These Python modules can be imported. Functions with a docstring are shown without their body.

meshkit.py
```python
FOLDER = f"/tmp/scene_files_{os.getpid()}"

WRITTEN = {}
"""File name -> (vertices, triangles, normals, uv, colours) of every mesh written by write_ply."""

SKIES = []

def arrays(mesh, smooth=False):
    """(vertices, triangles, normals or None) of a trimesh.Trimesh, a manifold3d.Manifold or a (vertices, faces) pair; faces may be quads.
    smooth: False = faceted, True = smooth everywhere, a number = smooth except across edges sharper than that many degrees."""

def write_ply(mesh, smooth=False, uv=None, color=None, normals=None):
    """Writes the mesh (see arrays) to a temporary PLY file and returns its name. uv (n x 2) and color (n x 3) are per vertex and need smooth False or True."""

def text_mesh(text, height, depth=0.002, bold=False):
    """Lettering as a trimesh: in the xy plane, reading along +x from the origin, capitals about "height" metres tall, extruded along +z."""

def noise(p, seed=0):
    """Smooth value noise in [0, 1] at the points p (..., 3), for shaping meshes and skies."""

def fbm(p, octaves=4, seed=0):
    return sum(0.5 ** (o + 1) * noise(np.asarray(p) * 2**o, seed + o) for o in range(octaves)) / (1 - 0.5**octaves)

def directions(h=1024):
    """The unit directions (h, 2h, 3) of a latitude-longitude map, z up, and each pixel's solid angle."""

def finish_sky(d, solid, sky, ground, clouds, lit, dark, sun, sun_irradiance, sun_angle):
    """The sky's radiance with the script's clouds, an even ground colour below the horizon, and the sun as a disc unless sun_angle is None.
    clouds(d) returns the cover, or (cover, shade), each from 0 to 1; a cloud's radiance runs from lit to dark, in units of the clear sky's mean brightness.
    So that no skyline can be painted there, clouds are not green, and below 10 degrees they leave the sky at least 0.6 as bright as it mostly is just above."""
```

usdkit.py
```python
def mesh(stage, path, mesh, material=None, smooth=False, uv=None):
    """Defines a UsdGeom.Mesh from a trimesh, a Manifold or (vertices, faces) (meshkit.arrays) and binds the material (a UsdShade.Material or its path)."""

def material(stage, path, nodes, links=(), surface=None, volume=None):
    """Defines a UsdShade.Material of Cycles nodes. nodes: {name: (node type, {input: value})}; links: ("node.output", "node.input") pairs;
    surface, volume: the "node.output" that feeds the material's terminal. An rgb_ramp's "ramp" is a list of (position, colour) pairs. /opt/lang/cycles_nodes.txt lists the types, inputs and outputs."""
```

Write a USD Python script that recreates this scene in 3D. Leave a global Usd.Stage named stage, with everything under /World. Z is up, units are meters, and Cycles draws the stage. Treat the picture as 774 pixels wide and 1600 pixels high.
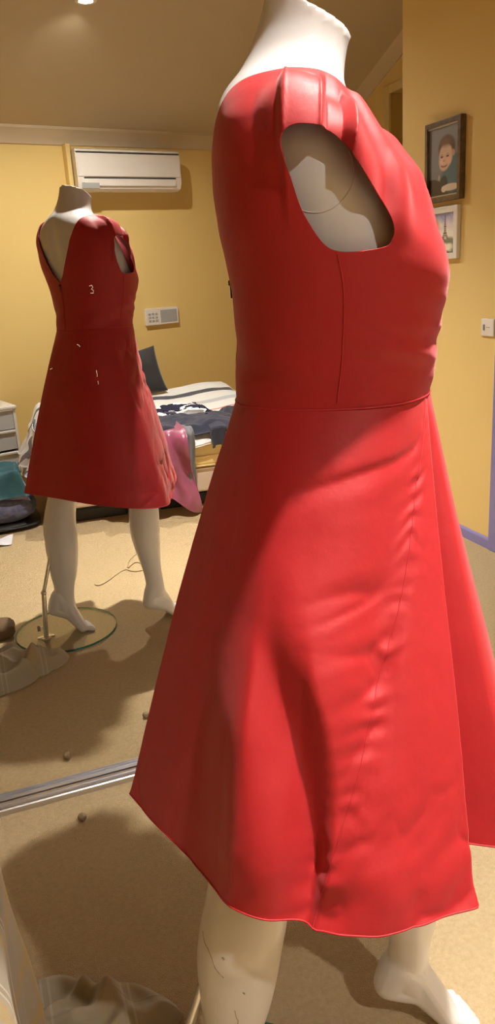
import math, random
import numpy as np, trimesh, manifold3d as m3, usdkit, meshkit
from pxr import Usd, UsdGeom, UsdLux, UsdShade, Gf, Sdf, Vt
from scipy.interpolate import PchipInterpolator, CubicSpline
from shapely.geometry import Polygon, LineString, Point
import shapely

stage = Usd.Stage.CreateInMemory()
UsdGeom.SetStageUpAxis(stage, 'Z'); UsdGeom.SetStageMetersPerUnit(stage, 1.0)
UsdGeom.Xform.Define(stage, '/World')
RNG = np.random.default_rng(7)

# ------------------------------------------------------------------ camera, lamps, exposure
EYE = 1.35
FPX = 1200.41
YAW, PITCH, ROLL = (math.radians(a) for a in (19.20638, 17.53350, 3.65873))
MIRROR_Y = 1.8977                     # the plane of the mirrored doors
EXPOSURE = 0.4
# downlights: (place on the ceiling, strength of the lens); the first is the one seen in the mirror
LAMPS = [((0.97, -1.215), 3100.0), ((0.86, 0.57), 7600.0)]
WARM = (1.0, 0.955, 0.87)

def camera():
    fwd = np.array([math.sin(YAW)*math.cos(PITCH), math.cos(YAW)*math.cos(PITCH), -math.sin(PITCH)])
    right = np.array([math.cos(YAW), -math.sin(YAW), 0.0]); down = np.cross(fwd, right)
    r = math.cos(ROLL)*right + math.sin(ROLL)*down
    d = -math.sin(ROLL)*right + math.cos(ROLL)*down
    cam = UsdGeom.Camera.Define(stage, '/World/camera')
    mx = Gf.Matrix4d(*r, 0, *(-d), 0, *(-fwd), 0, 0, 0, EYE, 1)
    cam.AddTransformOp().Set(mx)
    ap = 24.0
    cam.CreateHorizontalApertureAttr(ap); cam.CreateVerticalApertureAttr(ap*1600/774)
    cam.CreateFocalLengthAttr(FPX*ap/774.0)
    cam.CreateFStopAttr(0.0); cam.CreateClippingRangeAttr((0.05, 100.0))
    cam.CreateExposureAttr(EXPOSURE)
camera()

# ------------------------------------------------------------------ helpers
USED = {}
def numbered(path):
    k = USED.get(path, 0); USED[path] = k+1
    return path if k == 0 else f'{path}_{k:03d}'
def data(prim, **kw):
    for k, v in kw.items():
        if v is not None: prim.SetCustomDataByKey(k, v)
def cat_mesh(ms): return trimesh.util.concatenate([tm(m) for m in ms])
def tm(m):
    if isinstance(m, trimesh.Trimesh): return m
    if hasattr(m, 'to_mesh'):
        a = m.to_mesh(); return trimesh.Trimesh(a.vert_properties[:, :3], a.tri_verts, process=False)
    v, f = np.asarray(m[0], float), np.asarray(m[1], int)
    if f.shape[1] == 4: f = np.vstack([f[:, [0, 1, 2]], f[:, [0, 2, 3]]])
    return trimesh.Trimesh(v, f, process=False)
BASES = {}
def thing(name, label, cat, base, group=None):
    path = numbered('/World/'+name)
    x = UsdGeom.Xform.Define(stage, path); x.AddTranslateOp().Set(Gf.Vec3d(*map(float, base)))
    data(x.GetPrim(), label=label, category=cat, group=group)
    BASES[path] = np.array(base, float)
    return path
def part(parent, name, mesh, mat, smooth=30, label=None, uv=None, kind=None, color=None):
    """A mesh given in world coordinates, as a child of a thing or of a part."""
    path = numbered(f'{parent}/{name}')
    mesh = tm(mesh).copy()
    root = '/'.join(path.split('/')[:3])
    mesh.apply_translation(-BASES.get(root, np.zeros(3)))
    p = usdkit.mesh(stage, path, mesh, MAT[mat], smooth=smooth, uv=uv)
    if color is not None:
        UsdGeom.PrimvarsAPI(p).CreatePrimvar('print', Sdf.ValueTypeNames.Color3fArray, 'vertex').Set(Vt.Vec3fArray.FromNumpy(np.asarray(color, np.float32)))
    data(p.GetPrim(), label=label, kind=kind)
    return path
def setting(name, mesh, mat, smooth=30, uv=None, label=None):
    path = numbered('/World/'+name)
    p = usdkit.mesh(stage, path, tm(mesh), MAT[mat], smooth=smooth, uv=uv)
    data(p.GetPrim(), kind='structure', label=label)
    return path
def single(name, mesh, mat, label, cat, smooth=30, uv=None, group=None):
    """A thing of one mesh, its origin at its base."""
    mesh = tm(mesh).copy(); lo, hi = mesh.bounds
    b = np.array([(lo[0]+hi[0])/2, (lo[1]+hi[1])/2, lo[2]]); mesh.apply_translation(-b)
    path = numbered('/World/'+name)
    p = usdkit.mesh(stage, path, mesh, MAT[mat], smooth=smooth, uv=uv)
    UsdGeom.Xformable(p).AddTranslateOp().Set(Gf.Vec3d(*map(float, b)))
    data(p.GetPrim(), label=label, category=cat, group=group)
    return path

def mir(m):
    """From the place as it stands in the mirror to the place itself."""
    m = tm(m).copy(); v = np.array(m.vertices); v[:, 1] = 2*MIRROR_Y - v[:, 1]
    return trimesh.Trimesh(v, np.array(m.faces)[:, ::-1], process=False)
def mirp(p): return np.array([p[0], 2*MIRROR_Y-p[1], p[2]])
WA = math.radians(14.5)
W0 = np.array([0.27, 6.21, 0.0]); WU = np.array([math.cos(WA), math.sin(WA), 0]); WN = np.array([math.sin(WA), -math.cos(WA), 0])
def onwall(m):
    """Local (along the far wall, out of it, up), seen in the mirror, to the world."""
    m = tm(m).copy(); v = np.array(m.vertices)
    w = W0 + v[:, :1]*WU + v[:, 1:2]*WN + v[:, 2:3]*np.array([0, 0, 1])
    out = trimesh.Trimesh(w, np.array(m.faces)[:, ::-1], process=False)
    return mir(out)
def wp(u, d, z): return mirp(W0 + u*WU + d*WN + np.array([0, 0, z]))

def box(x0, x1, y0, y1, z0, z1):
    b = trimesh.creation.box([x1-x0, y1-y0, z1-z0]); b.apply_translation([(x0+x1)/2, (y0+y1)/2, (z0+z1)/2]); return b
def rbox(x0, x1, y0, y1, z0, z1, r=.005, n=12):
    r = min(r, .49*(x1-x0), .49*(y1-y0), .49*(z1-z0))
    s = m3.Manifold.sphere(r, n); pts = []
    parts = [s.translate([x, y, z]) for x in (x0+r, x1-r) for y in (y0+r, y1-r) for z in (z0+r, z1-r)]
    return tm(m3.Manifold.batch_hull(parts))
def prism(poly, z0, z1):
    p = poly if isinstance(poly, Polygon) else Polygon(poly)
    m = trimesh.creation.extrude_polygon(p, z1-z0, engine='earcut'); m.apply_translation([0, 0, z0]); return m
def extrude_along(profile, a, b, across, up=(0, 0, 1)):
    """profile: (across, up) points swept straight from a to b."""
    a, b, across, up = (np.asarray(x, float) for x in (a, b, across, up))
    pr = np.asarray(profile, float); n = len(pr)
    v = np.vstack([a + pr[:, :1]*across + pr[:, 1:]*up, b + pr[:, :1]*across + pr[:, 1:]*up])
    f = [[i, (i+1) % n, n+(i+1) % n] for i in range(n)] + [[i, n+(i+1) % n, n+i] for i in range(n)]
    t = trimesh.creation.triangulate_polygon(Polygon(pr), engine='earcut')[1]
    vv = trimesh.creation.triangulate_polygon(Polygon(pr), engine='earcut')[0]
    idx = [int(np.argmin(((pr-q)**2).sum(1))) for q in vv]
    for tri in t:
        i, j, k = (idx[q] for q in tri)
        f += [[i, k, j], [n+i, n+j, n+k]]
    m = trimesh.Trimesh(v, f, process=False); trimesh.repair.fix_normals(m); return m
def tube(pts, r, n=10, closed=False):
    pts = np.asarray(pts, float); N = len(pts); r = np.broadcast_to(r, N)
    tan = np.roll(pts, -1, 0)-np.roll(pts, 1, 0) if closed else np.gradient(pts, axis=0)
    tan /= np.linalg.norm(tan, axis=1, keepdims=True)+1e-12
    ref = np.array([0, 0, 1.0]) if abs(tan[0, 2]) < .9 else np.array([1.0, 0, 0])
    a = np.cross(tan[0], ref); a /= np.linalg.norm(a); A = []
    for t in tan:
        a = a - t*(a@t); a /= np.linalg.norm(a); A.append(a)
    A = np.array(A); B = np.cross(tan, A); ang = np.linspace(0, 2*np.pi, n, endpoint=False)
    v = (pts[:, None] + r[:, None, None]*(np.cos(ang)[None, :, None]*A[:, None] + np.sin(ang)[None, :, None]*B[:, None])).reshape(-1, 3)
    f = []
    for i in range(N if closed else N-1):
        k = (i+1) % N
        for j in range(n):
            l = (j+1) % n
            f += [[i*n+j, i*n+l, k*n+l], [i*n+j, k*n+l, k*n+j]]
    if not closed:
        v = np.vstack([v, pts[0], pts[-1]])
        for j in range(n):
            l = (j+1) % n
            f += [[N*n, l, j], [N*n+1, (N-1)*n+j, (N-1)*n+l]]
    m = trimesh.Trimesh(v, f, process=False)
    return m
def loft(rings, cap=True):
    """rings: (levels, points, 3), each ring counter-clockwise seen from above, going up."""
    R = np.asarray(rings, float); L, n = R.shape[:2]; v = R.reshape(-1, 3)
    i = np.arange(L-1)[:, None]*n; j = np.arange(n)[None]; k = (j+1) % n
    f = np.concatenate([np.stack([i+j, i+k, i+n+k], -1).reshape(-1, 3), np.stack([i+j, i+n+k, i+n+j], -1).reshape(-1, 3)])
    if cap:
        v = np.vstack([v, R[0].mean(0), R[-1].mean(0)]); j = np.arange(n); k = (j+1) % n
        f = np.vstack([f, np.stack([np.full(n, L*n), k, j], 1), np.stack([np.full(n, L*n+1), (L-1)*n+j, (L-1)*n+k], 1)])
    return trimesh.Trimesh(v, f, process=False)
def grid(nu, nv, fn, thick=0.0):
    """A sheet fn(u, v) -> (..., 3) over the unit square, given thickness downwards along its normal; returns mesh, uv."""
    U, V = np.meshgrid(np.linspace(0, 1, nu), np.linspace(0, 1, nv), indexing='ij')
    P = fn(U, V); v = P.reshape(-1, 3)
    i, j = np.meshgrid(np.arange(nu-1), np.arange(nv-1), indexing='ij'); a = (i*nv+j).ravel()
    f = np.vstack([np.stack([a, a+nv, a+nv+1], 1), np.stack([a, a+nv+1, a+1], 1)])
    uv = np.stack([U.ravel(), V.ravel()], 1)
    if thick:
        m = solidify(trimesh.Trimesh(v, f, process=False), thick); return m, np.vstack([uv, uv])
    return trimesh.Trimesh(v, f, process=False), uv
def vnormals(v, f):
    n = np.zeros_like(v); c = np.cross(v[f[:, 1]]-v[f[:, 0]], v[f[:, 2]]-v[f[:, 0]])
    for k in range(3): np.add.at(n, f[:, k], c)
    return n/np.maximum(np.linalg.norm(n, axis=1, keepdims=True), 1e-12)
def solidify(m, t):
    v, f = np.array(m.vertices), np.array(m.faces); n = vnormals(v, f); N = len(v)
    e = np.sort(np.vstack([f[:, [0, 1]], f[:, [1, 2]], f[:, [2, 0]]]), 1); d = np.vstack([f[:, [0, 1]], f[:, [1, 2]], f[:, [2, 0]]])
    _, inv, cnt = np.unique(e, axis=0, return_inverse=True, return_counts=True); bd = d[cnt[inv.ravel()] == 1]
    g = np.vstack([f, f[:, ::-1]+N, np.stack([bd[:, 0], bd[:, 0]+N, bd[:, 1]+N], 1)[:, ::-1], np.stack([bd[:, 0], bd[:, 1]+N, bd[:, 1]], 1)[:, ::-1]])
    return trimesh.Trimesh(np.vstack([v, v-n*t]), g, process=False)
def clip(m, g):
    """Keeps the part of the sheet where g > 0, cutting its triangles along g = 0."""
    v, f = np.array(m.vertices), np.array(m.faces); g = np.where(np.abs(g) < 1e-9, 1e-9, g)
    pos = g[f] > 0; c = pos.sum(1); nv = list(v); cache = {}; out = [f[c == 3]]
    def cut(a, b):
        k = (a, b) if a < b else (b, a)
        if k not in cache:
            t = g[a]/(g[a]-g[b]); cache[k] = len(nv); nv.append(v[a]*(1-t)+v[b]*t)
        return cache[k]
    ex = []
    for q, p in zip(f[(c == 1) | (c == 2)], pos[(c == 1) | (c == 2)]):
        if p.sum() == 1:
            i = int(np.argmax(p)); a, b, d = q[i], q[(i+1) % 3], q[(i+2) % 3]; ex.append([a, cut(a, b), cut(a, d)])
        else:
            i = int(np.argmin(p)); a, b, d = q[i], q[(i+1) % 3], q[(i+2) % 3]; x, y = cut(a, b), cut(a, d); ex += [[x, b, d], [x, d, y]]
    F = np.vstack(out+[np.array(ex, int).reshape(-1, 3)])
    w = np.array(nv); used = np.unique(F); re = np.full(len(w), -1); re[used] = np.arange(len(used))
    return trimesh.Trimesh(w[used], re[F], process=False)
def sdf_poly(p, x, y):
    """Signed distance to a closed outline, positive outside."""
    P = np.asarray(p, float); Q = np.roll(P, -1, 0); X = np.stack([x, y], -1)[:, None]
    d = Q-P; t = np.clip(((X-P)*d).sum(-1)/(d*d).sum(-1), 0, 1); D = np.linalg.norm(X-(P+t[..., None]*d), axis=-1).min(1)
    ins = shapely.contains_xy(Polygon(P), x, y); return np.where(ins, -D, D)
def smoothstep(a, b, x):
    t = np.clip((np.asarray(x, float)-a)/(b-a), 0, 1); return t*t*(3-2*t)
def curve(pts, n):
    P = np.asarray(pts, float); s = np.r_[0, np.cumsum(np.linalg.norm(np.diff(P, axis=0), axis=1))]
    return CubicSpline(s, P)(np.linspace(0, s[-1], n))
def smoothed_union(parts, length, it=12):
    M = m3.Manifold.batch_boolean(parts, m3.OpType.Add).refine_to_length(length)
    m = tm(M); m.merge_vertices(); trimesh.smoothing.filter_taubin(m, lamb=.5, nu=.52, iterations=it); return m
def man(m):
    m = tm(m); trimesh.repair.fix_normals(m)
    return m3.Manifold(m3.Mesh(vert_properties=np.array(m.vertices, np.float32), tri_verts=np.array(m.faces, np.uint32)))
def capsule_chain(pts, rad, n=24):
    S = [m3.Manifold.sphere(r, n).translate(list(map(float, p))) for p, r in zip(pts, rad)]
    return [m3.Manifold.batch_hull([a, b]) for a, b in zip(S, S[1:])]

# ------------------------------------------------------------------ materials
MAT = {}
def mat(name, color, rough=.6, var=None, scale=20., bump=0., bump_scale=200., bump_dist=.002, spec=.5, detail=3., **kw):
    """A principled surface: var = second colour mixed in by noise; bump = strength of fine relief."""
    nodes = {'p': ('principled_bsdf', dict(base_color=color, roughness=rough, specular_ior_level=spec, **kw))}; links = []
    nodes['tc'] = ('texture_coordinate', {})
    if var is not None:
        nodes['n'] = ('noise_texture', dict(scale=scale, detail=detail)); nodes['m'] = ('mix_color', dict(a=color, b=var))
        nodes['rr'] = ('map_range', dict(from_min=.35, from_max=.65, clamp=True))
        links += [('tc.object', 'n.vector'), ('n.fac', 'rr.value'), ('rr.result', 'm.fac'), ('m.result', 'p.base_color')]
    if bump:
        nodes['bn'] = ('noise_texture', dict(scale=bump_scale, detail=4.)); nodes['b'] = ('bump', dict(strength=bump, distance=bump_dist))
        links += [('tc.object', 'bn.vector'), ('bn.fac', 'b.height'), ('b.normal', 'p.normal')]
    MAT[name] = usdkit.material(stage, '/World/Looks/'+name, nodes, links, surface='p.BSDF')
def stripes(name, stops, axis='x', rough=.8, repeat=1.0, wob=.0, stops2=None, repeat2=1.0, bump=.3):
    """Printed or woven stripes over the sheet's own coordinates."""
    nodes = {'tc': ('texture_coordinate', {}), 's': ('separate_xyz', {}), 'k': ('math', dict(math_type='multiply', value2=repeat)),
             'fr': ('math', dict(math_type='fraction')), 'r': ('rgb_ramp', {'ramp': stops, 'interpolate': False}),
             'p': ('principled_bsdf', dict(roughness=rough, specular_ior_level=.3, sheen_weight=.15)),
             'bn': ('noise_texture', dict(scale=300., detail=2.)), 'b': ('bump', dict(strength=bump, distance=.001))}
    links = [('tc.UV', 's.vector'), ('s.'+axis, 'k.value1'), ('k.value', 'fr.value1'), ('fr.value', 'r.fac'),
             ('tc.object', 'bn.vector'), ('bn.fac', 'b.height'), ('b.normal', 'p.normal')]
    if stops2 is None: links.append(('r.color', 'p.base_color'))
    else:
        other = 'y' if axis == 'x' else 'x'
        nodes |= {'k2': ('math', dict(math_type='multiply', value2=repeat2)), 'fr2': ('math', dict(math_type='fraction')),
                  'r2': ('rgb_ramp', {'ramp': stops2, 'interpolate': False}), 'mx': ('mix_color', dict(fac=.5))}
        links += [('s.'+other, 'k2.value1'), ('k2.value', 'fr2.value1'), ('fr2.value', 'r2.fac'), ('r.color', 'mx.a'), ('r2.color', 'mx.b'), ('mx.result', 'p.base_color')]
    MAT[name] = usdkit.material(stage, '/World/Looks/'+name, nodes, links, surface='p.BSDF')
def patches(name, a, b, scale, cut=.5, rough=.85):
    nodes = {'tc': ('texture_coordinate', {}), 'n': ('noise_texture', dict(scale=scale, detail=1.5, distortion=.6)), 'r': ('rgb_ramp', {'ramp': [(0, a), (cut, b)], 'interpolate': False}),
             'p': ('principled_bsdf', dict(roughness=rough, specular_ior_level=.2))}
    MAT[name] = usdkit.material(stage, '/World/Looks/'+name, nodes, [('tc.object', 'n.vector'), ('n.fac', 'r.fac'), ('r.color', 'p.base_color')], surface='p.BSDF')

mat('wall_paint', (.78, .58, .24), .75, bump=.12, bump_scale=90., bump_dist=.001, spec=.25)
mat('wall_paint_far', (.80, .59, .23), .75, bump=.12, bump_scale=90., bump_dist=.001, spec=.25)
mat('ceiling_paint', (.58, .47, .32), .9, spec=.2)
mat('cornice_paint', (.62, .51, .36), .7, spec=.3)
mat('carpet', (.55, .41, .235), .95, var=(.49, .36, .195), scale=90., bump=1.0, bump_scale=330., bump_dist=.006, spec=.1, detail=5., sheen_weight=.1)
mat('purple_paint', (.24, .22, .50), .4)
mat('shelf_paint', (.70, .55, .27), .5)
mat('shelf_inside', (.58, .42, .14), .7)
mat('white_plastic', (.78, .73, .68), .4)
mat('grey_plastic', (.30, .30, .32), .4)
mat('dark_plastic', (.06, .055, .05), .5)
mat('screen_grey', (.40, .40, .40), .3)
mat('white_laminate', (.78, .76, .72), .4)
mat('drawer_front', (.52, .53, .56), .35)
mat('mannequin_skin', (.62, .60, .60), .28, spec=.5, coat_weight=.25, coat_roughness=.15)
mat('mannequin_mark', (.30, .20, .13), .6)
mat('socket_skin', (.66, .57, .56), .45)
mat('chrome', (.75, .73, .70), .22, metallic=1.0)
mat('brushed_aluminium', (.62, .62, .66), .32, metallic=1.0)
mat('dark_gap', (.05, .05, .06), .7)
mat('zip_metal', (.10, .08, .08), .35, metallic=.8)
mat('red_seam', (.40, .008, .014), .6)
mat('red_lining', (.50, .012, .03), .55)
mat('photo_frame_wood', (.10, .065, .04), .35, var=(.17, .11, .06), scale=40.)
mat('gilt_slip', (.45, .40, .33), .35, metallic=.5)
mat('white_frame', (.80, .78, .76), .4)
mat('mattress_cream', (.80, .62, .30), .8, bump=.3, bump_scale=150.)
mat('divan_quilted', (.66, .52, .42), .7, bump=.5, bump_scale=60., bump_dist=.004)
mat('charcoal_cloth', (.026, .024, .025), .8, bump=.3, bump_scale=250., sheen_weight=.2)
mat('grey_cloth', (.17, .17, .19), .8, bump=.3, bump_scale=250.)
mat('navy_cloth', (.022, .024, .05), .85, bump=.3, bump_scale=250., sheen_weight=.2)
mat('blue_grey_cushion', (.07, .075, .14), .8, var=(.13, .13, .21), scale=30., bump=.4, bump_scale=200.)
mat('teal_cloth', (.012, .065, .085), .75, var=(.018, .085, .105), scale=15., bump=.3)
mat('pink_satin', (.36, .085, .17), .36, spec=.6, sheen_weight=.2, var=(.26, .055, .11), scale=12.)
mat('white_cloth', (.78, .76, .76), .8, bump=.3)
mat('lilac_cloth', (.45, .40, .52), .8, bump=.3)
mat('black_box', (.018, .016, .016), .5)
mat('brown_cloth', (.13, .075, .04), .9, bump=.4)
mat('paper_white', (.68, .67, .74), .6)
mat('cable_beige', (.42, .32, .18), .5)
mat('ball_brown', (.22, .15, .08), .55, var=(.36, .27, .17), scale=120.)
mat('smudge', (.75, .68, .62), .6)
patches('patterned_garment', (.02, .02, .045), (.80, .80, .80), 9., .5)
patches('floral_bedding', (.70, .70, .74), (.20, .18, .22), 8., .56)
stripes('striped_quilt', [(0, (.80, .80, .80)), (.10, (.06, .065, .09)), (.15, (.80, .80, .80)), (.30, (.50, .52, .58)), (.36, (.80, .80, .80)), (.48, (.70, .24, .18)), (.505, (.80, .80, .80)), (.62, (.55, .57, .62)), (.68, (.80, .80, .80)), (.80, (.08, .085, .11)), (.855, (.78, .78, .78))], axis='y', repeat=1.0)
stripes('plaid', [(0, (.36, .30, .21)), (.30, (.44, .28, .06)), (.52, (.36, .30, .21)), (.60, (.62, .57, .50)), (.63, (.27, .21, .14)), (.70, (.62, .57, .50)), (.73, (.30, .25, .19))], axis='x', repeat=7.0,
        stops2=[(0, (.36, .30, .21)), (.45, (.44, .29, .07)), (.70, (.36, .30, .21))], repeat2=8.0)
stripes('plaid_faded', [(0, (.34, .28, .20)), (.30, (.35, .26, .14)), (.52, (.34, .28, .20)), (.60, (.46, .40, .32)), (.63, (.32, .26, .18)), (.70, (.46, .40, .32)), (.73, (.34, .28, .20))], axis='x', repeat=7.0,
        stops2=[(0, (.34, .28, .20)), (.45, (.35, .26, .14)), (.70, (.34, .28, .20))], repeat2=8.0)
MAT['mirror_silver'] = usdkit.material(stage, '/World/Looks/mirror_silver', {'g': ('metallic_bsdf', dict(color=(.90, .90, .87), edge_tint=(.95, .95, .93), roughness=0.0))}, surface='g.BSDF')
MAT['base_glass'] = usdkit.material(stage, '/World/Looks/base_glass', {
    'fr': ('fresnel', dict(IOR=1.5)), 't': ('transparent_bsdf', dict(color=(.985, .995, .99))), 'g': ('glossy_bsdf', dict(color=(1, 1, 1), roughness=.02)), 'm': ('mix_closure', {}), 'ge': ('geometry', {}), 'iv': ('math', dict(math_type='subtract', value1=1.0)), 'mu': ('math', dict(math_type='multiply'))},
    [('ge.backfacing', 'iv.value2'), ('iv.value', 'mu.value1'), ('fr.fac', 'mu.value2'), ('mu.value', 'm.fac'), ('t.BSDF', 'm.closure1'), ('g.BSDF', 'm.closure2')], surface='m.closure')
mat('glass_edge', (.06, .26, .20), .2, transmission_weight=.5)
MAT['lamp_lens'] = usdkit.material(stage, '/World/Looks/lamp_lens', {'e': ('emission', dict(color=WARM, strength=LAMPS[0][1]))}, surface='e.emission')
MAT['lamp_lens_front'] = usdkit.material(stage, '/World/Looks/lamp_lens_front', {'e': ('emission', dict(color=WARM, strength=LAMPS[1][1]))}, surface='e.emission')
MAT['print'] = usdkit.material(stage, '/World/Looks/print', {'a': ('attribute', dict(attribute='print')), 'p': ('principled_bsdf', dict(roughness=.25))}, [('a.color', 'p.base_color')], surface='p.BSDF')
# red taffeta: a plain weave with a soft sheen
MAT['red_taffeta'] = usdkit.material(stage, '/World/Looks/red_taffeta', {
    'tc': ('texture_coordinate', {}), 'n': ('noise_texture', dict(scale=16., detail=4., roughness=.5)), 'b': ('bump', dict(strength=.28, distance=.005)),
    'w': ('noise_texture', dict(scale=900., detail=1.)), 'b2': ('bump', dict(strength=.12, distance=.0005)),
    'p': ('principled_bsdf', dict(base_color=(.36, .007, .010), roughness=.56, specular_ior_level=.4, sheen_weight=.25, sheen_roughness=.45, sheen_tint=(1., .5, .5)))},
    [('tc.object', 'n.vector'), ('n.fac', 'b.height'), ('tc.object', 'w.vector'), ('w.fac', 'b2.height'), ('b.normal', 'b2.normal'), ('b2.normal', 'p.normal')], surface='p.BSDF')

# ------------------------------------------------------------------ the room
RIDGE, SLOPE, EAVES = 2.2, .36, 2.40
def far_distance(x, y):
    p = mirp((x, y, 0)); return float((p-W0)@WN)
def ceiling_z(x, y):
    d = far_distance(x, y); return EAVES+SLOPE*d if d < RIDGE else EAVES+SLOPE*(2*RIDGE-d)
setting('floor', box(-1.7, 4.0, -3.7, 2.1, -.1, 0), 'carpet')
zr, ze = EAVES+SLOPE*RIDGE, EAVES+SLOPE*(2*RIDGE-5.2)
prof = [(-.1, EAVES-.036), (RIDGE, zr), (5.2, ze), (5.2, ze+.1), (RIDGE, zr+.1), (-.1, EAVES+.064)]
setting('ceiling', onwall(extrude_along(prof, (-2.6, 0, 0), (4.6, 0, 0), (0, 1, 0))), 'ceiling_paint')
setting('wall_far', onwall(box(-2.2, 3.62, -.1, 0, 0, EAVES-.03)), 'wall_paint_far')
setting('wall_left', box(-1.7, -1.6, -2.2, 2.1, 0, 3.0), 'wall_paint')
setting('wall_mirror', box(-1.6, 2.32, 1.95, 2.05, 0, 3.0), 'wall_paint')
PX = 2.222
Vy = lambda v: 2*MIRROR_Y-v
# the wall with the pictures, a doorway cut in it
dr0, dr1, dh = Vy(2.80), Vy(2.03), 2.04
w = cat_mesh([box(PX, PX+.1, Vy(3.67), dr0, 0, 3.38), box(PX, PX+.1, dr1, 1.95, 0, 3.1), box(PX, PX+.1, dr0, dr1, dh, 3.2)])
setting('wall_picture', w, 'wall_paint')
setting('wall_return', box(PX+.1, 3.4, Vy(3.67), Vy(3.57), 0, 3.3), 'wall_paint')
# side wall with a recess for the shelves
sy0, sy1, sz0, sz1 = Vy(5.80), Vy(4.62), .10, 2.575
w = cat_mesh([box(3.4, 3.5, Vy(7.2), sy0, 0, 3.3), box(3.4, 3.5, sy1, Vy(3.57), 0, 3.45), box(3.4, 3.5, sy0, sy1, sz1, 3.4), box(3.4, 3.5, sy0, sy1, 0, sz0)])
setting('wall_side', w, 'wall_paint')
# cornices
setting('trim', onwall(extrude_along([(0, 2.315), (.010, 2.315), (.014, 2.33), (.03, 2.36), (.06, 2.395), (.078, 2.41), (.082, 2.45), (0, 2.45)], (-2.1, 0, 0), (3.6, 0, 0), (0, 1, 0))), 'cornice_paint')
a, b = np.array([3.4, Vy(7.05), 0.]), np.array([3.4, Vy(3.67), 0.])
for p in (a, b): p[2] = EAVES+SLOPE*far_distance(p[0], p[1])
setting('trim', extrude_along([(0, -.10), (.012, -.10), (.016, -.085), (.035, -.05), (.065, -.012), (.08, .01), (.08, .05), (0, .05)], a, b, (-1, 0, 0)), 'cornice_paint')
# skirting boards
sk = [(0, 0), (.014, 0), (.014, .038), (.010, .046), (.004, .052), (0, .052)]
setting('baseboard_picture', extrude_along(sk, (PX, Vy(3.67), 0), (PX, dr0-.07, 0), (-1, 0, 0)), 'purple_paint')
setting('baseboard_far', onwall(extrude_along(sk, (-2.1, 0, 0), (3.58, 0, 0), (0, 1, 0))), 'purple_paint')
# the door beside the pictures
d1 = setting('door_1', rbox(PX+.035, PX+.075, dr0+.004, dr1-.004, .012, dh-.004, .003), 'purple_paint')
fr = cat_mesh([rbox(PX-.018, PX+.10, dr0-.07, dr0, 0, dh+.07, .004), rbox(PX-.018, PX+.10, dr1, dr1+.07, 0, dh+.07, .004), rbox(PX-.018, PX+.10, dr0, dr1, dh, dh+.07, .004)])
part(d1, 'door_frame', fr, 'purple_paint')
part(d1, 'door_handle', cat_mesh([tube([(PX+.035, dr1-.06, 1.0), (PX+.0, dr1-.06, 1.0), (PX-.008, dr1-.075, 1.0), (PX-.008, dr1-.17, 1.0)], .009), trimesh.creation.cylinder(.025, .008, transform=trimesh.transformations.translation_matrix((PX+.031, dr1-.06, 1.0)) @ trimesh.transformations.rotation_matrix(math.pi/2, (0, 1, 0)))]), 'chrome')

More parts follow.
